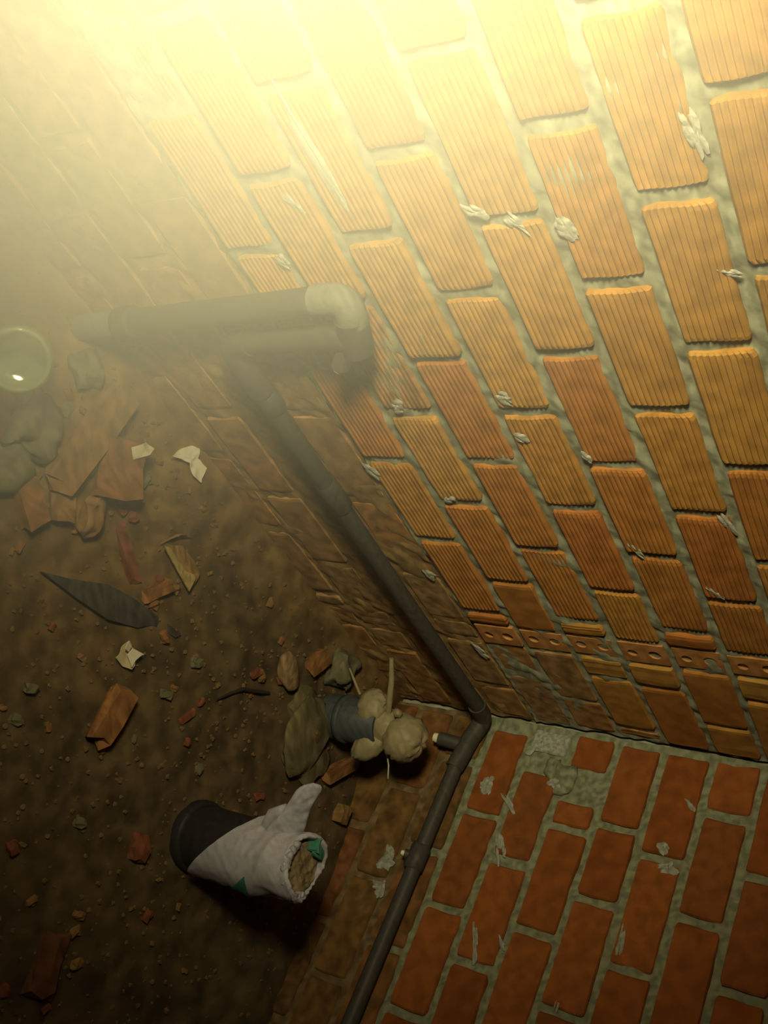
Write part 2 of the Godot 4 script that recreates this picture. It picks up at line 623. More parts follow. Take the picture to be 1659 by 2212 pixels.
	# lump of mortar in the hole beside the corner
	put("mortar_lump", chunk(Vector3(0.085, 0.06, 0.03), 5, 0.2, 0.5), M.mortar_right, wr, P(0.142, -0.245, -0.014))
	put("mortar_lump", chunk(Vector3(0.06, 0.03, 0.03), 6, 0.2, 0.5), M.mortar_right, wr, P(0.115, -0.285, -0.008))
	# ---- the rest of the room, out of the picture
	room_box("wall_back", 2.7, 2.9, -0.2, top, 0.0, 4.4, M.plaster)
	room_box("wall_front", -0.02, 2.9, -0.2, top, 4.2, 4.4, M.plaster)
	room_box("ceiling", -0.22, 2.9, top, top + 0.2, -0.22, 4.4, M.plaster)

func smear(w: float, h: float, seed_: int) -> ArrayMesh:      # a few thin dabs of mortar
	var st := new_st()
	var r := RandomNumberGenerator.new()
	r.seed = seed_
	for dab in 6:
		var c := Vector3(r.randf_range(-0.32, 0.32) * w, r.randf_range(-0.36, 0.36) * h, 0)
		var size := Vector2(w * r.randf_range(0.18, 0.42), h * r.randf_range(0.15, 0.40))
		var n := 11
		var rim := []
		var mid := []
		var p := r.randf() * 6.0
		for k in n:
			var a := TAU * k / n
			var s := r.randf_range(0.65, 1.2) + 0.25 * sin(a * 2.0 + p)
			rim.append(c + Vector3(cos(a) * size.x * s, sin(a) * size.y * s, -0.0012))
			mid.append(c + Vector3(cos(a) * size.x * 0.6 * s, sin(a) * size.y * 0.6 * s, 0.0007))
		for k in n:
			var k2 := (k + 1) % n
			quad(st, mid[k2], rim[k2], rim[k], mid[k])
			for v in [c + Vector3(0, 0, 0.0009), mid[k2], mid[k]]:
				st.add_vertex(v)
	return done(st)

# ======================================================= floor
func ground(x: float, z: float) -> float:
	var h := 0.020 * n_floor.get_noise_2d(x, z) + 0.006 * n_floor.get_noise_2d(x * 6.0, z * 6.0)
	h += 0.05 * smoothstep(0.30, 0.0, z) * smoothstep(0.25, 0.6, x)        # banked up against the right wall
	h += 0.018 * smoothstep(0.14, 0.0, x)
	h += 0.025 * exp(-(pow(x - 0.24, 2) + pow(z - 1.38, 2)) / 0.03)        # the heap of rubble
	h += 0.035 * exp(-(pow(x - 0.29, 2) + pow(z - 0.29, 2)) / 0.006)
	return h

func build_floor():
	var st := new_st()
	var nu := 140
	var nv := 216
	grid(st, nu, nv, func(i, j):
		var x := lerpf(-0.05, 2.75, float(i) / nu)
		var z := lerpf(4.25, -0.05, float(j) / nv)
		return Vector3(x, ground(x, z), z), true)
	var f := put("floor", done(st), M.earth)
	f.set_meta("kind", "structure")
	room_box("earth_base", -0.2, 2.9, -0.3, -0.12, -0.2, 4.4, M.mortar_dirty, f)

# ======================================================= pipes
func build_pipes():
	var t := thing("drain_pipe", "dark grey plastic drain pipe rising from the floor, looping down and running along both walls", "pipe", P(0.035, -0.83, 1.563))
	var o := t.position
	# foot in the floor with its socket collar
	var st := new_st()
	var foot := P(0.035, -0.88, 1.543)
	var z := 1.563
	tube(st, [foot - o, P(0.035, -0.69, z - 0.013) - o], [0.0275, 0.0275], 28)
	put("floor_pipe", done(st), M.pipe_pale, t)
	st = new_st()
	lathe(st, [Vector2(0.027, -0.012), Vector2(0.0325, -0.011), Vector2(0.034, 0.0), Vector2(0.033, 0.028), Vector2(0.031, 0.034), Vector2(0.0255, 0.035)], 32, P(0.035, -0.70, z - 0.013) - o)
	put("socket_collar", done(st), M.pipe, t)
	st = new_st()
	tube(st, [P(0.035, -0.69, z - 0.013) - o, P(0.035, -0.16, z) - o], [0.0258, 0.0258], 28)
	put("riser", done(st), M.pipe, t)
	# elbow at the top, turning towards the corner
	st = new_st()
	var path := [P(0.035, -0.205, z) - o]
	path.append_array(bend(P(0.035, -0.205, z) - o, P(0.036, -0.138, z) - o, P(0.042, -0.160, 1.48) - o, 0.034, 7))
	path.append(P(0.039, -0.151, 1.512) - o)
	var rad := []
	for q in path:
		rad.append(0.0285)
	tube(st, path, rad, 28)
	put("elbow", done(st), M.pipe_pale, t)
	# tee with an open nozzle
	st = new_st()
	tube(st, [P(0.039, -0.150, 1.525) - o, P(0.041, -0.172, 1.452) - o], [0.030, 0.030], 28)
	tube(st, [P(0.041, -0.165, 1.482) - o, P(0.036, -0.235, 1.483) - o], [0.0285, 0.0285], 28)
	put("tee", done(st), M.pipe, t)
	st = new_st()
	tube(st, [P(0.048, -0.186, 1.462) - o, P(0.062, -0.212, 1.432) - o], [0.017, 0.017], 20)
	var noz := put("nozzle", done(st), M.pipe, t)
	noz.name = "nozzle"
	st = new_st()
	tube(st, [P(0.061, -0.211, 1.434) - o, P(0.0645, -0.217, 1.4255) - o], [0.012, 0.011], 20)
	put("nozzle_glint_plug", done(st), M.glint_plug, t)
	# branch down to the foot of the wall, then along it
	st = new_st()
	tube(st, [P(0.036, -0.20, 1.483) - o, P(0.033, -0.44, 1.476) - o], [0.0222, 0.0222], 26)
	put("branch", done(st), M.pipe, t)
	var ya := -0.470
	var yc := -0.502
	st = new_st()
	path = [P(0.033, -0.415, 1.477) - o]
	path.append_array(bend(P(0.033, -0.415, 1.477) - o, P(0.033, ya, 1.474) - o, P(0.033, ya, 1.37) - o, 0.030, 8))
	path.append(P(0.033, ya - 0.002, 1.345) - o)
	rad = []
	for q in path:
		rad.append(0.0262)
	tube(st, path, rad, 28)
	put("elbow", done(st), M.pipe, t)
	st = new_st()
	tube(st, [P(0.033, ya - 0.002, 1.36) - o, P(0.030, yc, 0.06) - o], [0.0205, 0.0205], 24)
	put("wall_run", done(st), M.pipe, t)
	for q in [[1.315, 0.05], [1.02, 0.09]]:  # the elbow's socket end, then an added sleeve shaped after a shadow bump
		st = new_st()
		var y := lerpf(ya, yc, (1.36 - q[0]) / 1.30)
		tube(st, [P(0.031, y, q[0] + q[1] * 0.5) - o, P(0.031, y, q[0] + q[1] * 0.5 - 0.006) - o, P(0.031, y, q[0] - q[1] * 0.5 + 0.006) - o, P(0.031, y, q[0] - q[1] * 0.5) - o], [0.0215, 0.0245, 0.0245, 0.0215], 24)
		put("socket_and_shade_sleeve", done(st), M.pipe, t)
	# round the corner and along the right wall
	st = new_st()
	path = [P(0.030, yc, 0.115) - o]
	path.append_array(bend(P(0.030, yc, 0.115) - o, P(0.030, yc - 0.01, 0.033) - o, P(0.11, yc - 0.034, 0.033) - o, 0.032, 8))
	path.append(P(0.085, yc - 0.026, 0.033) - o)
	rad = []
	for q in path:
		rad.append(0.0255)
	tube(st, path, rad, 26)
	put("elbow", done(st), M.pipe, t)
	st = new_st()
	tube(st, [P(0.07, yc - 0.024, 0.033) - o, P(0.16, yc - 0.040, 0.033) - o, P(1.30, -0.556, 0.033) - o], [0.0205, 0.0205, 0.0205], 24)
	put("wall_run", done(st), M.pipe, t)
	st = new_st()
	tube(st, [P(0.085, yc - 0.027, 0.033) - o, P(0.19, yc - 0.043, 0.033) - o], [0.0255, 0.0255], 26)
	tube(st, [P(0.118, -0.545, 0.034) - o, P(0.121, -0.615, 0.052) - o], [0.0195, 0.0195], 22)
	put("tee", done(st), M.pipe, t)
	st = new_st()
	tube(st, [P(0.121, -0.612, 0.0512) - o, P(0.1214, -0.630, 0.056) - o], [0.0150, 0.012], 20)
	put("nozzle_glint_plug", done(st), M.glint_plug, t)
	st = new_st()
	tube(st, [P(0.42, -0.5472, 0.033) - o, P(0.425, -0.5474, 0.033) - o, P(0.485, -0.549, 0.033) - o, P(0.49, -0.549, 0.033) - o], [0.022, 0.0265, 0.0265, 0.022], 26)
	tube(st, [P(0.455, -0.556, 0.036) - o, P(0.457, -0.580, 0.048) - o], [0.013, 0.013], 18)
	put("tee", done(st), M.pipe, t)
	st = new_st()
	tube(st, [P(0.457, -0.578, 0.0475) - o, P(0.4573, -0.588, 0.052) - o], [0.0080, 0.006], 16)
	put("nozzle_glint_plug", done(st), M.glint_plug, t)  # added pale cap standing for the glint on this fitting

# ======================================================= drain stub in a white bag
func build_stub_with_white_bag():
	var M_bag := mat(lin(0.43, 0.41, 0.51), 0.42, noise_tex("bag", 0.02, 0.85, 1.05, 4), 6.0)
	M_bag.backlight_enabled = true
	M_bag.backlight = lin(0.16, 0.15, 0.16)
	var M_green := mat(lin(0.045, 0.17, 0.12), 0.5)
	var M_fill := mat(lin(0.33, 0.25, 0.155), 0.95, noise_tex("dirt", 0.01, 0.35, 1.25, 6), 9.0)
	var base := P(0.685, -0.865, 0.512)
	var t := thing("drain_stub", "black upright drain pipe stub wrapped in a white plastic bag with green corners", "pipe", base)
	var st := new_st()
	lathe(st, [Vector2(0.070, -0.03), Vector2(0.083, -0.03), Vector2(0.085, 0.016), Vector2(0.085, 0.034), Vector2(0.081, 0.040), Vector2(0.074, 0.042)], 48)
	put("socket_collar", done(st), M.black_pipe, t)
	st = new_st()
	lathe(st, [Vector2(0.076, 0.0), Vector2(0.076, 0.20), Vector2(0.056, 0.29), Vector2(0.058, 0.10), Vector2(0.0, 0.10)], 48)
	put("pipe_body", done(st), M.black_pipe, t)
	# the bag: its lower edge climbs from the near right to the far side
	var nw := FastNoiseLite.new()
	nw.seed = 5
	nw.frequency = 1.0
	var lowdir := -0.55           # angle where the bag hangs lowest
	var topy := 0.352
	var wrap := func(a: float, v: float) -> Vector3:      # v 0 at the lower edge, 1 at the rim
		var e := 0.5 - 0.5 * cos(a - lowdir)
		var y0 := lerpf(0.035, 0.225, e)
		var y := lerpf(y0, topy + 0.012 * sin(a * 2.0 + 1.0), v)
		var r := 0.087 + 0.003 * nw.get_noise_3d(cos(a) * 2.0, y * 14.0 + a * 1.5, sin(a) * 2.0)
		r += 0.003 * sin((y * 60.0) + a * 2.0) * smoothstep(0.4, 0.8, v)
		r -= 0.018 * smoothstep(0.45, 1.0, y / topy) * smoothstep(0.2, 0.5, v)
		r += 0.005 * exp(-pow((v - 0.62 - 0.1 * sin(a)) / 0.05, 2))
		r += 0.003 * smoothstep(0.12, 0.0, v)
		r += 0.005 * smoothstep(-0.002, 0.003, y - 0.215 - 0.05 * cos(a - 2.2))      # the fold lying over the bag below
		return Vector3(cos(a) * r, y, sin(a) * r)
	st = new_st()
	var n := 72
	var nv := 26
	for k in n:
		for j in nv:
			var a0 := TAU * k / n
			var a1 := TAU * (k + 1) / n
			quad(st, wrap.call(a0, float(j) / nv), wrap.call(a0, float(j + 1) / nv), wrap.call(a1, float(j + 1) / nv), wrap.call(a1, float(j) / nv))
	# its rim, turned in
	for k in n:
		for j in 6:
			var f := func(kk: int, jj: int) -> Vector3:
				var a := TAU * kk / n
				var p: Vector3 = wrap.call(a, 1.0)
				var s := jj / 6.0
				var q := Vector2(p.x, p.z)
				q = q * (1.0 - 0.22 * s) * (1.0 + (0.03 * nw.get_noise_2d(cos(a) * 9.0, sin(a) * 9.0 + s * 3.0)))
				return Vector3(q.x, p.y + 0.010 * sin(s * PI) - 0.014 * s * s + 0.006 * nw.get_noise_2d(cos(a) * 12.0 + 40.0, sin(a) * 12.0) * sin(s * PI), q.y)
			quad(st, f.call(k, j), f.call(k, j + 1), f.call(k + 1, j + 1), f.call(k + 1, j))
	var bag := put("plastic_bag", done(st), M_bag, t)
	# filling seen in the mouth
	st = new_st()
	grid(st, 20, 20, func(i, j):
		var u := Vector2(i / 10.0 - 1.0, 1.0 - j / 10.0)
		var d := Vector2(u.x * sqrt(1.0 - u.y * u.y * 0.5), u.y * sqrt(1.0 - u.x * u.x * 0.5)) * 0.056
		return Vector3(d.x, topy - 0.006 + 0.006 * nw.get_noise_2d(d.x * 40.0, d.y * 40.0), -d.y))
	put("filling", done(st), M_fill, t)
	# crumpled beads round the mouth
	for k in 13:
		var a := -0.7 + k * 0.23
		var s := 0.016 + 0.008 * absf(nw.get_noise_1d(k * 7.0))
		var c := put("bag_crumple", chunk(Vector3(s, s * 0.9, s), 40 + k, 0.3, 0.8), M_bag, bag)
		c.position = Vector3(cos(a) * 0.062, topy - 0.004 + 0.006 * nw.get_noise_1d(k * 3.0), sin(a) * 0.062)
	# the knotted ear standing out towards the left wall
	var ear := func(u: float, w: float) -> Vector3:      # u along the ear, w across
		var p := Vector3(-0.045, 0.290, 0.045).lerp(Vector3(-0.150, 0.372, 0.125), u)
		var side := Vector3(-0.39, 0.82, -0.42)
		var half := lerpf(0.046, 0.029, smoothstep(0.0, 0.6, u))
		half *= sqrt(maxf(0.0, 1.0 - pow(maxf(0.0, (u - 0.82) / 0.18), 2)))
		return p + side * half * w
	st = new_st()
	var ns := 24
	var nu := 24
	for i in nu:
		for k in ns:
			var f := func(ii: int, kk: int) -> Vector3:
				var u := float(ii) / nu
				var a := TAU * kk / ns
				var mid: Vector3 = ear.call(u, 0.0)
				var edge: Vector3 = ear.call(u, 1.0) - mid
				var nrm := Vector3(0.50, 0.57, 0.65).normalized()
				return mid + edge * cos(a) + nrm * sin(a) * (edge.length() * 0.30 + 0.002) * (1.0 + 0.5 * nw.get_noise_2d(u * 5.0, cos(a) * 2.0)) + nrm * 0.004 * nw.get_noise_2d(u * 4.0, cos(a) * 2.0 + 9.0)
			quad(st, f.call(i, k), f.call(i, k + 1), f.call(i + 1, k + 1), f.call(i + 1, k))
	put("bag_ear", done(st), M_bag, bag)
	st = new_st()
	tube(st, [Vector3(-0.048, 0.252, 0.062), Vector3(-0.072, 0.272, 0.080), Vector3(-0.088, 0.300, 0.084), Vector3(-0.085, 0.33, 0.072)], [0.012, 0.017, 0.015, 0.006], 14)
	put("bag_fold", done(st), M_bag, bag)
	# green printed corners
	st = new_st()
	var tri := func(c: Array):
		for s in 6:
			for w in 6 - s:
				var g := func(i: int, j: int) -> Vector3:
					var p: Vector2 = c[0] + (c[1] - c[0]) * (i / 6.0) + (c[2] - c[0]) * (j / 6.0)
					return wrap.call(p.x, p.y) * Vector3(1.02, 1.0, 1.02)
				for v in [g.call(s, w), g.call(s, w + 1), g.call(s + 1, w)]:
					st.add_vertex(v)
				if w < 5 - s:
					for v in [g.call(s + 1, w), g.call(s, w + 1), g.call(s + 1, w + 1)]:
						st.add_vertex(v)
	tri.call([Vector2(-0.20, 0.38), Vector2(0.66, 0.58), Vector2(-0.05, 0.64)])
	put("green_patch", done(st), M_green, bag)
	put("green_patch", chunk(Vector3(0.030, 0.034, 0.012), 71, 0.3, 0.4), M_green, bag, Vector3(-0.058, 0.352, 0.006))
	put("green_patch", chunk(Vector3(0.022, 0.012, 0.034), 72, 0.35, 0.4), M_green, bag, Vector3(-0.046, 0.360, -0.014))

# ======================================================= drain stub stuffed with a tan bag
func build_stub_with_tan_bag():
	var M_tan := mat(lin(0.30, 0.25, 0.155), 0.45, noise_tex("bag", 0.02, 0.85, 1.05, 4), 6.0)
	M_tan.backlight_enabled = true
	M_tan.backlight = lin(0.14, 0.12, 0.08)
	var base := P(0.20, -0.86, 0.245)
	var t := thing("drain_stub", "slate grey upright drain pipe stub stuffed with a crumpled tan plastic bag near the corner", "pipe", base)
	var st := new_st()
	lathe(st, [Vector2(0.062, -0.03), Vector2(0.062, 0.045), Vector2(0.060, 0.05), Vector2(0.060, 0.195), Vector2(0.055, 0.197), Vector2(0.054, 0.08), Vector2(0.0, 0.08)], 40)
	put("pipe_body", done(st), M.slate_pipe, t)
	st = new_st()
	lathe(st, [Vector2(0.060, 0.060), Vector2(0.066, 0.062), Vector2(0.067, 0.070), Vector2(0.066, 0.078), Vector2(0.060, 0.080)], 40)
	put("socket_collar", done(st), M.slate_pipe, t)
	var collar := mat(lin(0.165, 0.130, 0.075), 0.95, tex.dirt, 3.0)
	for q in [[0.310, 0.325, Vector3(0.20, 0.030, 0.15), 16], [0.345, 0.255, Vector3(0.10, 0.035, 0.13), 17], [0.245, 0.375, Vector3(0.10, 0.035, 0.10), 27]]:
		put("concrete_collar", chunk(q[2], q[3], 0.2, 0.8, 8), collar, t, on_floor(q[0], q[1], -0.010) - base)
	# petals of the bag
	var nw := FastNoiseLite.new()
	nw.seed = 13
	nw.frequency = 1.0
	st = new_st()
	var blobs := [[Vector3(-0.030, 0.165, 0.042), Vector3(0.052, 0.046, 0.040), 0.4], [Vector3(0.018, 0.265, -0.010), Vector3(0.066, 0.060, 0.058), -0.2], [Vector3(0.060, 0.165, -0.012), Vector3(0.036, 0.055, 0.034), 0.7], [Vector3(0.0, 0.20, 0.0), Vector3(0.050, 0.05, 0.050), 0.0]]
	for b in blobs:
		var B := Basis(Vector3(0.3, 0.2, 1).normalized(), b[2])
		var f := func(i: int, j: int) -> Vector3:
			var a := TAU * i / 26.0
			var e := PI * (j / 16.0 - 0.5)
			var d := Vector3(cos(a) * cos(e), sin(e), sin(a) * cos(e))
			var r: float = 1.0 + 0.16 * nw.get_noise_3d(d.x * 2.2 + b[0].x * 90.0, d.y * 2.2, d.z * 2.2) + 0.10 * absf(nw.get_noise_3d(d.x * 5.0, d.y * 5.0 + b[0].y * 50.0, d.z * 5.0)) - 0.07 * absf(sin(a * 3.0 + d.y * 3.0))
			return b[0] + B * (d * b[1] * r)
		for i in 26:
			for j in 16:
				quad(st, f.call(i, j), f.call(i, j + 1), f.call(i + 1, j + 1), f.call(i + 1, j))
	var bag := put("plastic_bag", done(st), M_tan, t)
	st = new_st()
	tube(st, [Vector3(-0.02, 0.215, 0.032), Vector3(-0.05, 0.222, 0.066), Vector3(-0.085, 0.232, 0.105), Vector3(-0.125, 0.235, 0.150)], [0.008, 0.009, 0.008, 0.006], 10)
	put("bag_strip", done(st), M_tan, bag)
	put("bag_knot", chunk(Vector3(0.018, 0.02, 0.022), 3, 0.3, 0.7), M_tan, bag, Vector3(-0.022, 0.250, 0.045))
	st = new_st()
	tube(st, [Vector3(0.060, 0.215, -0.030), Vector3(0.085, 0.222, -0.052), Vector3(0.115, 0.225, -0.070)], [0.0022, 0.0024, 0.0016], 8)
	put("bag_tie", done(st), M.smear, bag)
	st = new_st()
	tube(st, [Vector3(-0.045, 0.130, 0.070), Vector3(-0.075, 0.105, 0.090), Vector3(-0.100, 0.085, 0.105)], [0.004, 0.004, 0.002], 8)
	put("bag_strip", done(st), M_tan, bag)

# ======================================================= glass jar
func build_jar():
	var g := StandardMaterial3D.new()
	g.albedo_color = Color(0.66, 0.74, 0.60, 0.20)
	g.roughness = 0.03
	g.metallic_specular = 0.5
	g.transparency = BaseMaterial3D.TRANSPARENCY_ALPHA
	var axis := Vector3(0.50, 0.80, 0.36).normalized()
	var zz := axis.cross(Vector3.UP).normalized()
	var xx := axis.cross(zz).normalized()
	var t := thing("glass_jar", "clear round glass jar tilted mouth upward among the rubble beside the thick pipe's foot", "jar", P(0.205, -0.80, 1.63))
	t.basis = Basis(xx, axis, zz).scaled_local(Vector3.ONE * 1.16)
	var st := new_st()
	lathe(st, [Vector2(0.0, 0.004), Vector2(0.026, 0.0), Vector2(0.046, 0.001), Vector2(0.053, 0.008), Vector2(0.055, 0.02), Vector2(0.055, 0.075), Vector2(0.052, 0.088), Vector2(0.047, 0.094), Vector2(0.047, 0.100), Vector2(0.050, 0.103), Vector2(0.050, 0.109), Vector2(0.047, 0.112), Vector2(0.043, 0.110), Vector2(0.0425, 0.095), Vector2(0.048, 0.086), Vector2(0.051, 0.074), Vector2(0.051, 0.022), Vector2(0.046, 0.009), Vector2(0.026, 0.008), Vector2(0.0, 0.011)], 56)
	put("glass_body", done(st), g, t)

# ======================================================= rubble
func on_floor(x: float, z: float, up := 0.0) -> Vector3:
	return Vector3(x, ground(x, z) + up, z)

func build_rubble():
	var orange := mat(lin(0.27, 0.120, 0.045), 0.95, tex.dirt, 4.0)
	var ochre := mat(lin(0.27, 0.145, 0.060), 0.95, tex.dirt, 4.0)
	var red := mat(lin(0.22, 0.075, 0.040), 0.95, tex.dirt, 4.0)
	var grey := mat(lin(0.165, 0.145, 0.09), 0.95, tex.dirt, 3.0)
	var paper := mat(lin(0.52, 0.45, 0.34), 0.9)
	var white_paper := mat(lin(0.62, 0.56, 0.48), 0.9)
	var straw := mat(lin(0.40, 0.29, 0.12), 0.85, tex.dirt, 8.0)
	var dark := mat(lin(0.060, 0.055, 0.052), 0.8, tex.dirt, 4.0)
	var bark := mat(lin(0.028, 0.018, 0.013), 0.9)
	var o: MeshInstance3D
	# name, label, category, x, z, lift, size, seed, turn(deg), material, roughness, rounding
	for r in [
		["brick_slab", "long orange piece of broken brick lying slantwise between the grey lump and the square piece", "brick", 0.205, 1.40, 0.028, Vector3(0.26, 0.035, 0.075), 1, -1.0, ochre, 0.22, 0.15],
		["brick_half", "squarish orange half brick next to the cream paper scrap", "brick", 0.205, 1.300, 0.028, Vector3(0.125, 0.05, 0.105), 2, 35.0, orange, 0.16, 0.15],
		["brick_fragment", "flat orange brick fragment at the left edge below the grey lumps", "brick", 0.392, 1.415, 0.008, Vector3(0.10, 0.035, 0.05), 3, 60.0, orange, 0.25, 0.2],
		["brick_fragment", "rounded ochre brick fragment below the squarish half brick", "brick", 0.318, 1.282, 0.010, Vector3(0.075, 0.04, 0.05), 4, 20.0, ochre, 0.3, 0.5],
		["brick_fragment", "small ochre brick end sticking up by the end of the long piece", "brick", 0.352, 1.352, 0.010, Vector3(0.06, 0.04, 0.045), 23, 40.0, ochre, 0.3, 0.4],
		["concrete_lump", "large pale grey concrete lump at the left edge under the glass jar", "rubble", 0.270, 1.510, 0.012, Vector3(0.12, 0.07, 0.09), 5, 15.0, grey, 0.3, 0.5],
		["concrete_lump", "second grey concrete lump at the left edge, darker and lower", "rubble", 0.365, 1.500, 0.006, Vector3(0.08, 0.06, 0.09), 6, 50.0, grey, 0.3, 0.5],
		["concrete_lump", "pale grey crumb of concrete under the collar of the thick pipe", "rubble", 0.098, 1.485, 0.004, Vector3(0.07, 0.05, 0.06), 31, 50.0, grey, 0.3, 0.6],
		["brick_shard", "narrow bright orange brick shard left of the straw coloured splinter", "brick", 0.318, 1.011, 0.008, Vector3(0.085, 0.022, 0.030), 7, -35.0, orange, 0.25, 0.2],
		["brick_shard", "long dark red brick shard above the flat dark piece", "brick", 0.305, 1.130, 0.008, Vector3(0.14, 0.020, 0.026), 8, 62.0, red, 0.3, 0.2],
		["brick_fragment", "brown orange brick fragment lying alone below the crumpled white paper", "brick", 0.604, 0.945, 0.010, Vector3(0.125, 0.035, 0.055), 9, 0.0, orange, 0.35, 0.2],
		["brick_shard", "long orange brick shard between the two bagged pipe stubs", "brick", 0.305, 0.125, 0.02, Vector3(0.135, 0.03, 0.036), 10, -42.0, orange, 0.25, 0.2],
		["brick_shard", "tiny pinkish red brick shard above the dark twig", "brick", 0.280, 0.596, 0.008, Vector3(0.032, 0.014, 0.018), 11, -30.0, red, 0.3, 0.3],
		["brick_shard", "small red brick sliver left of and below the dark twig", "brick", 0.484, 0.732, 0.006, Vector3(0.05, 0.014, 0.016), 12, -30.0, red, 0.3, 0.3],
		["brick_fragment", "small orange brick fragment beside the pale pebble on its right", "brick", 0.129, 0.413, 0.012, Vector3(0.075, 0.035, 0.045), 13, -30.0, orange, 0.3, 0.3],
		["concrete_lump", "grey brown lump at the foot of the left wall above the slate grey stub", "rubble", 0.085, 0.300, 0.012, Vector3(0.10, 0.06, 0.10), 14, 10.0, grey, 0.3, 0.6],
		["pebble", "pale tan oval pebble above the right end of the dark twig", "stone", 0.215, 0.501, 0.014, Vector3(0.062, 0.036, 0.092), 15, -35.0, mat(lin(0.27, 0.17, 0.095), 0.9, tex.dirt, 6.0), 0.12, 0.95],
		["brick_fragment", "small ochre brick fragment between the white bag and the right wall", "brick", 0.400, 0.060, 0.02, Vector3(0.05, 0.03, 0.04), 18, 10.0, ochre, 0.3, 0.3],
		["brick_fragment", "dim reddish brown brick fragment lying alone in the dark bottom left corner", "brick", 1.08, 0.74, 0.000, Vector3(0.13, 0.035, 0.08), 20, 20.0, mat(lin(0.16, 0.07, 0.035), 0.95, tex.dirt, 4.0), 0.35, 0.3],
		["brick_fragment", "small dim reddish brick fragment just left of the white bagged stub", "brick", 0.785, 0.66, 0.006, Vector3(0.06, 0.03, 0.045), 22, 20.0, red, 0.35, 0.3],
	]:
		o = solo(r[0], r[1], r[2], chunk(r[6], r[7], r[10] * (0.55 if r[11] < 0.45 else 1.0), r[11] * 0.6 if r[11] < 0.45 else r[11], 2 if r[11] < 0.45 else 8), r[9], on_floor(r[3], r[4], r[5]))
		o.rotation.y = deg_to_rad(r[8])
	# papers
	var wave := func(seed_: float, amp: float) -> Callable:
		return func(p: Vector2) -> float: return amp * (n_floor.get_noise_2d(p.x * 9.0 + seed_, p.y * 9.0) + 0.5 * sin(p.x * 70.0 + seed_))
	o = solo("paper_scrap", "small cream paper scrap lying against the squarish half brick", "paper", sheet([Vector2(0.017, 0.029), Vector2(-0.019, 0.005), Vector2(-0.025, -0.022), Vector2(-0.005, -0.018), Vector2(0.033, 0.007)], 0.002, wave.call(1.0, 0.006)), paper, on_floor(0.146, 1.293, 0.062))
	o = solo("paper_scrap", "larger torn white paper scrap with ragged points by the foot of the left wall", "paper", sheet([Vector2(0.031, 0.050), Vector2(-0.002, 0.041), Vector2(-0.026, 0.023), Vector2(-0.034, 0.002), Vector2(-0.016, -0.010), Vector2(-0.017, -0.045), Vector2(0.017, -0.059), Vector2(0.023, -0.028), Vector2(0.008, 0.001), Vector2(0.017, 0.024)], 0.002, wave.call(4.0, 0.006)), white_paper, on_floor(0.043, 1.142, 0.016))
	var cp := thing("crumpled_paper", "small crumpled white paper with raised corners lying alone on the dark floor", "paper", on_floor(0.479, 0.992, 0.008))
	put("folded_sheet", sheet([Vector2(0.023, 0.026), Vector2(0.001, 0.023), Vector2(-0.025, 0.021), Vector2(-0.020, -0.003), Vector2(-0.025, -0.034), Vector2(0.019, -0.028), Vector2(0.026, -0.006)], 0.002, func(p): return 0.25 * absf(p.x) + 0.12 * absf(p.y) + 0.004 * sin(p.x * 150.0)), mat(lin(0.46, 0.38, 0.24), 0.9), cp)
	put("corner_flap", sheet([Vector2(-0.015, 0.006), Vector2(-0.021, -0.025), Vector2(0.018, -0.018), Vector2(0.003, 0.006)], 0.002, func(p): return 0.012 + 0.3 * absf(p.x)), white_paper, cp)
	put("corner_flap", sheet([Vector2(-0.002, 0.025), Vector2(-0.020, 0.029), Vector2(-0.018, 0.009), Vector2(-0.004, 0.008)], 0.002, func(p): return 0.010 + 0.3 * absf(p.y)), white_paper, cp)
	# splinter of wood with a curled edge
	var sp := thing("wood_splinter", "straw coloured curled wood splinter with a pale edge", "wood", on_floor(0.224, 0.985, 0.010))
	put("splinter_body", sheet([Vector2(0.003, 0.076), Vector2(-0.029, 0.031), Vector2(-0.025, -0.021), Vector2(-0.011, -0.053), Vector2(0.026, -0.057), Vector2(0.024, -0.015), Vector2(0.011, 0.039)], 0.005, func(p): return 0.006 * cos(p.x * 60.0) + 0.006), mat(lin(0.30, 0.17, 0.065), 0.9, tex.dirt, 8.0), sp)
	put("pale_edge", sheet([Vector2(0.012, 0.085), Vector2(0.004, 0.070), Vector2(0.015, -0.002), Vector2(0.009, -0.024), Vector2(0.003, -0.042), Vector2(0.042, -0.049), Vector2(0.036, -0.020), Vector2(0.023, 0.038)], 0.004, func(p): return 0.020 - 0.10 * p.x), straw, sp)
	put("loose_shaving", sheet([Vector2(0.010, 0.090), Vector2(-0.040, 0.062), Vector2(-0.066, 0.020), Vector2(-0.045, 0.052)], 0.003, func(_p): return 0.008), mat(lin(0.26, 0.14, 0.06), 0.9), sp)
	# thin flat dark piece, tapering
	o = solo("dark_piece", "flat slate dark tapering piece lying above the crumpled white paper", "board", sheet([Vector2(0.067, 0.226), Vector2(0.037, 0.161), Vector2(-0.012, 0.074), Vector2(-0.032, -0.003), Vector2(-0.044, -0.092), Vector2(-0.054, -0.182), Vector2(-0.038, -0.173), Vector2(-0.020, -0.095), Vector2(0.010, -0.061), Vector2(0.045, 0.025), Vector2(0.058, 0.116)], 0.010, func(p): return 0.003 * sin(p.y * 14.0)), dark, on_floor(0.405, 1.064, 0.008))
	# twig
	var st := new_st()
	var tw := []
	for q in [[0.403, 0.673], [0.366, 0.640], [0.336, 0.612], [0.318, 0.570], [0.300, 0.535], [0.287, 0.510]]:
		tw.append(on_floor(q[0], q[1], 0.010))
	tube(st, tw, [0.002, 0.004, 0.0046, 0.005, 0.005, 0.004], 10)
	solo("twig", "thin dark crooked twig lying in the middle of the floor", "twig", done(st), bark, Vector3.ZERO)
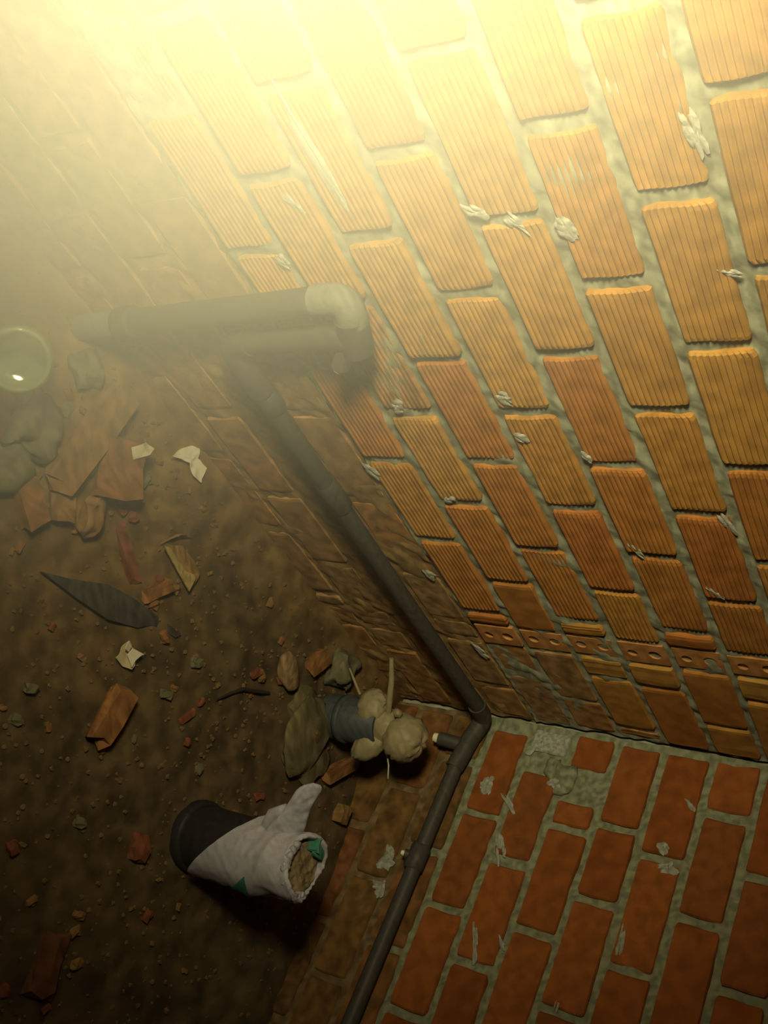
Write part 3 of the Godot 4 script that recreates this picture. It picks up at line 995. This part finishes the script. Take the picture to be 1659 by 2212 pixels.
	# crumbs of brick: one label for those that nothing tells apart
	var kinds := []
	for k in 6:
		kinds.append(chunk(Vector3(1.0, 0.6, 0.7), 100 + k, 0.3, 0.35, 2))
	var mats := [orange, ochre, red, grey]
	var colours := ["dull orange", "ochre", "dark red", "grey"]
	var made := 0
	while made < 84:
		var x := rng.randf_range(0.05, 1.25)
		var z := rng.randf_range(0.05, 1.75)
		if rng.randf() > 0.25 + 0.75 * exp(-(pow(x - 0.25, 2) + pow(z - 1.2, 2)) / 0.10):
			continue
		if Vector2(x - 0.665, z - 0.525).length() < 0.12 or Vector2(x - 0.2, z - 0.245).length() < 0.10:
			continue
		var s := rng.randf_range(0.012, 0.032)
		var hue: int = [0, 1, 1, 2, 3, 3][rng.randi() % 6]
		var place := "in the heap of rubble around the paper scraps"
		if z < 1.0:
			place = "on the open floor around the dark twig"
		if x > 0.45:
			place = "on the dark floor around the white bagged stub"
		if x > 0.45 and z > 0.75:
			place = "on the dark floor along the left edge of the picture"
		o = solo("brick_crumb" if hue < 3 else "mortar_crumb", "small %s crumb %s" % [colours[hue], place], "rubble", kinds[rng.randi() % 6], mats[hue], on_floor(x, z, s * 0.12), "%s crumbs %s" % [colours[hue], place])
		o.scale = Vector3.ONE * s
		o.rotation.y = rng.randf() * TAU
		made += 1
	# finest grit, uncountable
	var mm := MultiMesh.new()
	mm.transform_format = MultiMesh.TRANSFORM_3D
	mm.mesh = chunk(Vector3(1.0, 0.7, 0.8), 200, 0.3, 0.4, 2)
	mm.instance_count = 2600
	for i in mm.instance_count:
		var x := rng.randf_range(0.02, 1.5)
		var z := rng.randf_range(0.02, 2.2)
		var s := rng.randf_range(0.003, 0.010)
		mm.set_instance_transform(i, Transform3D(Basis(Vector3.UP, rng.randf() * TAU).scaled(Vector3.ONE * s), on_floor(x, z, s * 0.2)))
	var grit := MultiMeshInstance3D.new()
	grit.name = "grit"
	grit.multimesh = mm
	grit.material_override = mat(lin(0.20, 0.125, 0.06), 0.97, tex.dirt, 3.0)
	grit.set_meta("kind", "stuff")
	tag(grit, "fine brown grit strewn over the earth floor", "grit")
	add_child(grit)

# ======================================================= the work lamp, just above the picture
func build_lamp(sp: SpotLight3D):
	var aim := -sp.global_basis.z
	var at := sp.position
	var t := thing("work_lamp", "metal work lamp hanging on its cable beside the left wall", "lamp", at - aim * 0.05)
	var yb := -aim
	var xb := yb.cross(Vector3.UP).normalized()
	var B := Basis(xb, yb, xb.cross(yb))
	var shade := mat(lin(0.5, 0.5, 0.5), 0.4)
	var st := new_st()
	lathe(st, [Vector2(0.075, 0.0), Vector2(0.055, 0.045), Vector2(0.025, 0.075), Vector2(0.02, 0.11), Vector2(0.0, 0.11)], 32, Vector3(), B)
	put("lamp_shade", done(st), shade, t)
	var bulb_m := StandardMaterial3D.new()
	bulb_m.albedo_color = Color(1, 0.95, 0.8)
	bulb_m.emission_enabled = true
	bulb_m.emission = lin(1.0, 0.90, 0.48)
	bulb_m.emission_energy_multiplier = 2.0
	st = new_st()
	lathe(st, [Vector2(0.0, -0.03), Vector2(0.018, -0.024), Vector2(0.028, -0.005), Vector2(0.026, 0.012), Vector2(0.014, 0.035), Vector2(0.012, 0.06)], 24, Vector3(), B)
	put("bulb", done(st), bulb_m, t)
	st = new_st()
	var top := Vector3(t.position.x + 0.12, 2.5, t.position.z + 0.1) - t.position
	tube(st, [B * Vector3(0, 0.10, 0), B * Vector3(0, 0.16, 0) + Vector3(0, 0.02, 0), top * 0.4, top], [0.004, 0.004, 0.004, 0.004], 8)
	put("cable", done(st), M.rubber, t)
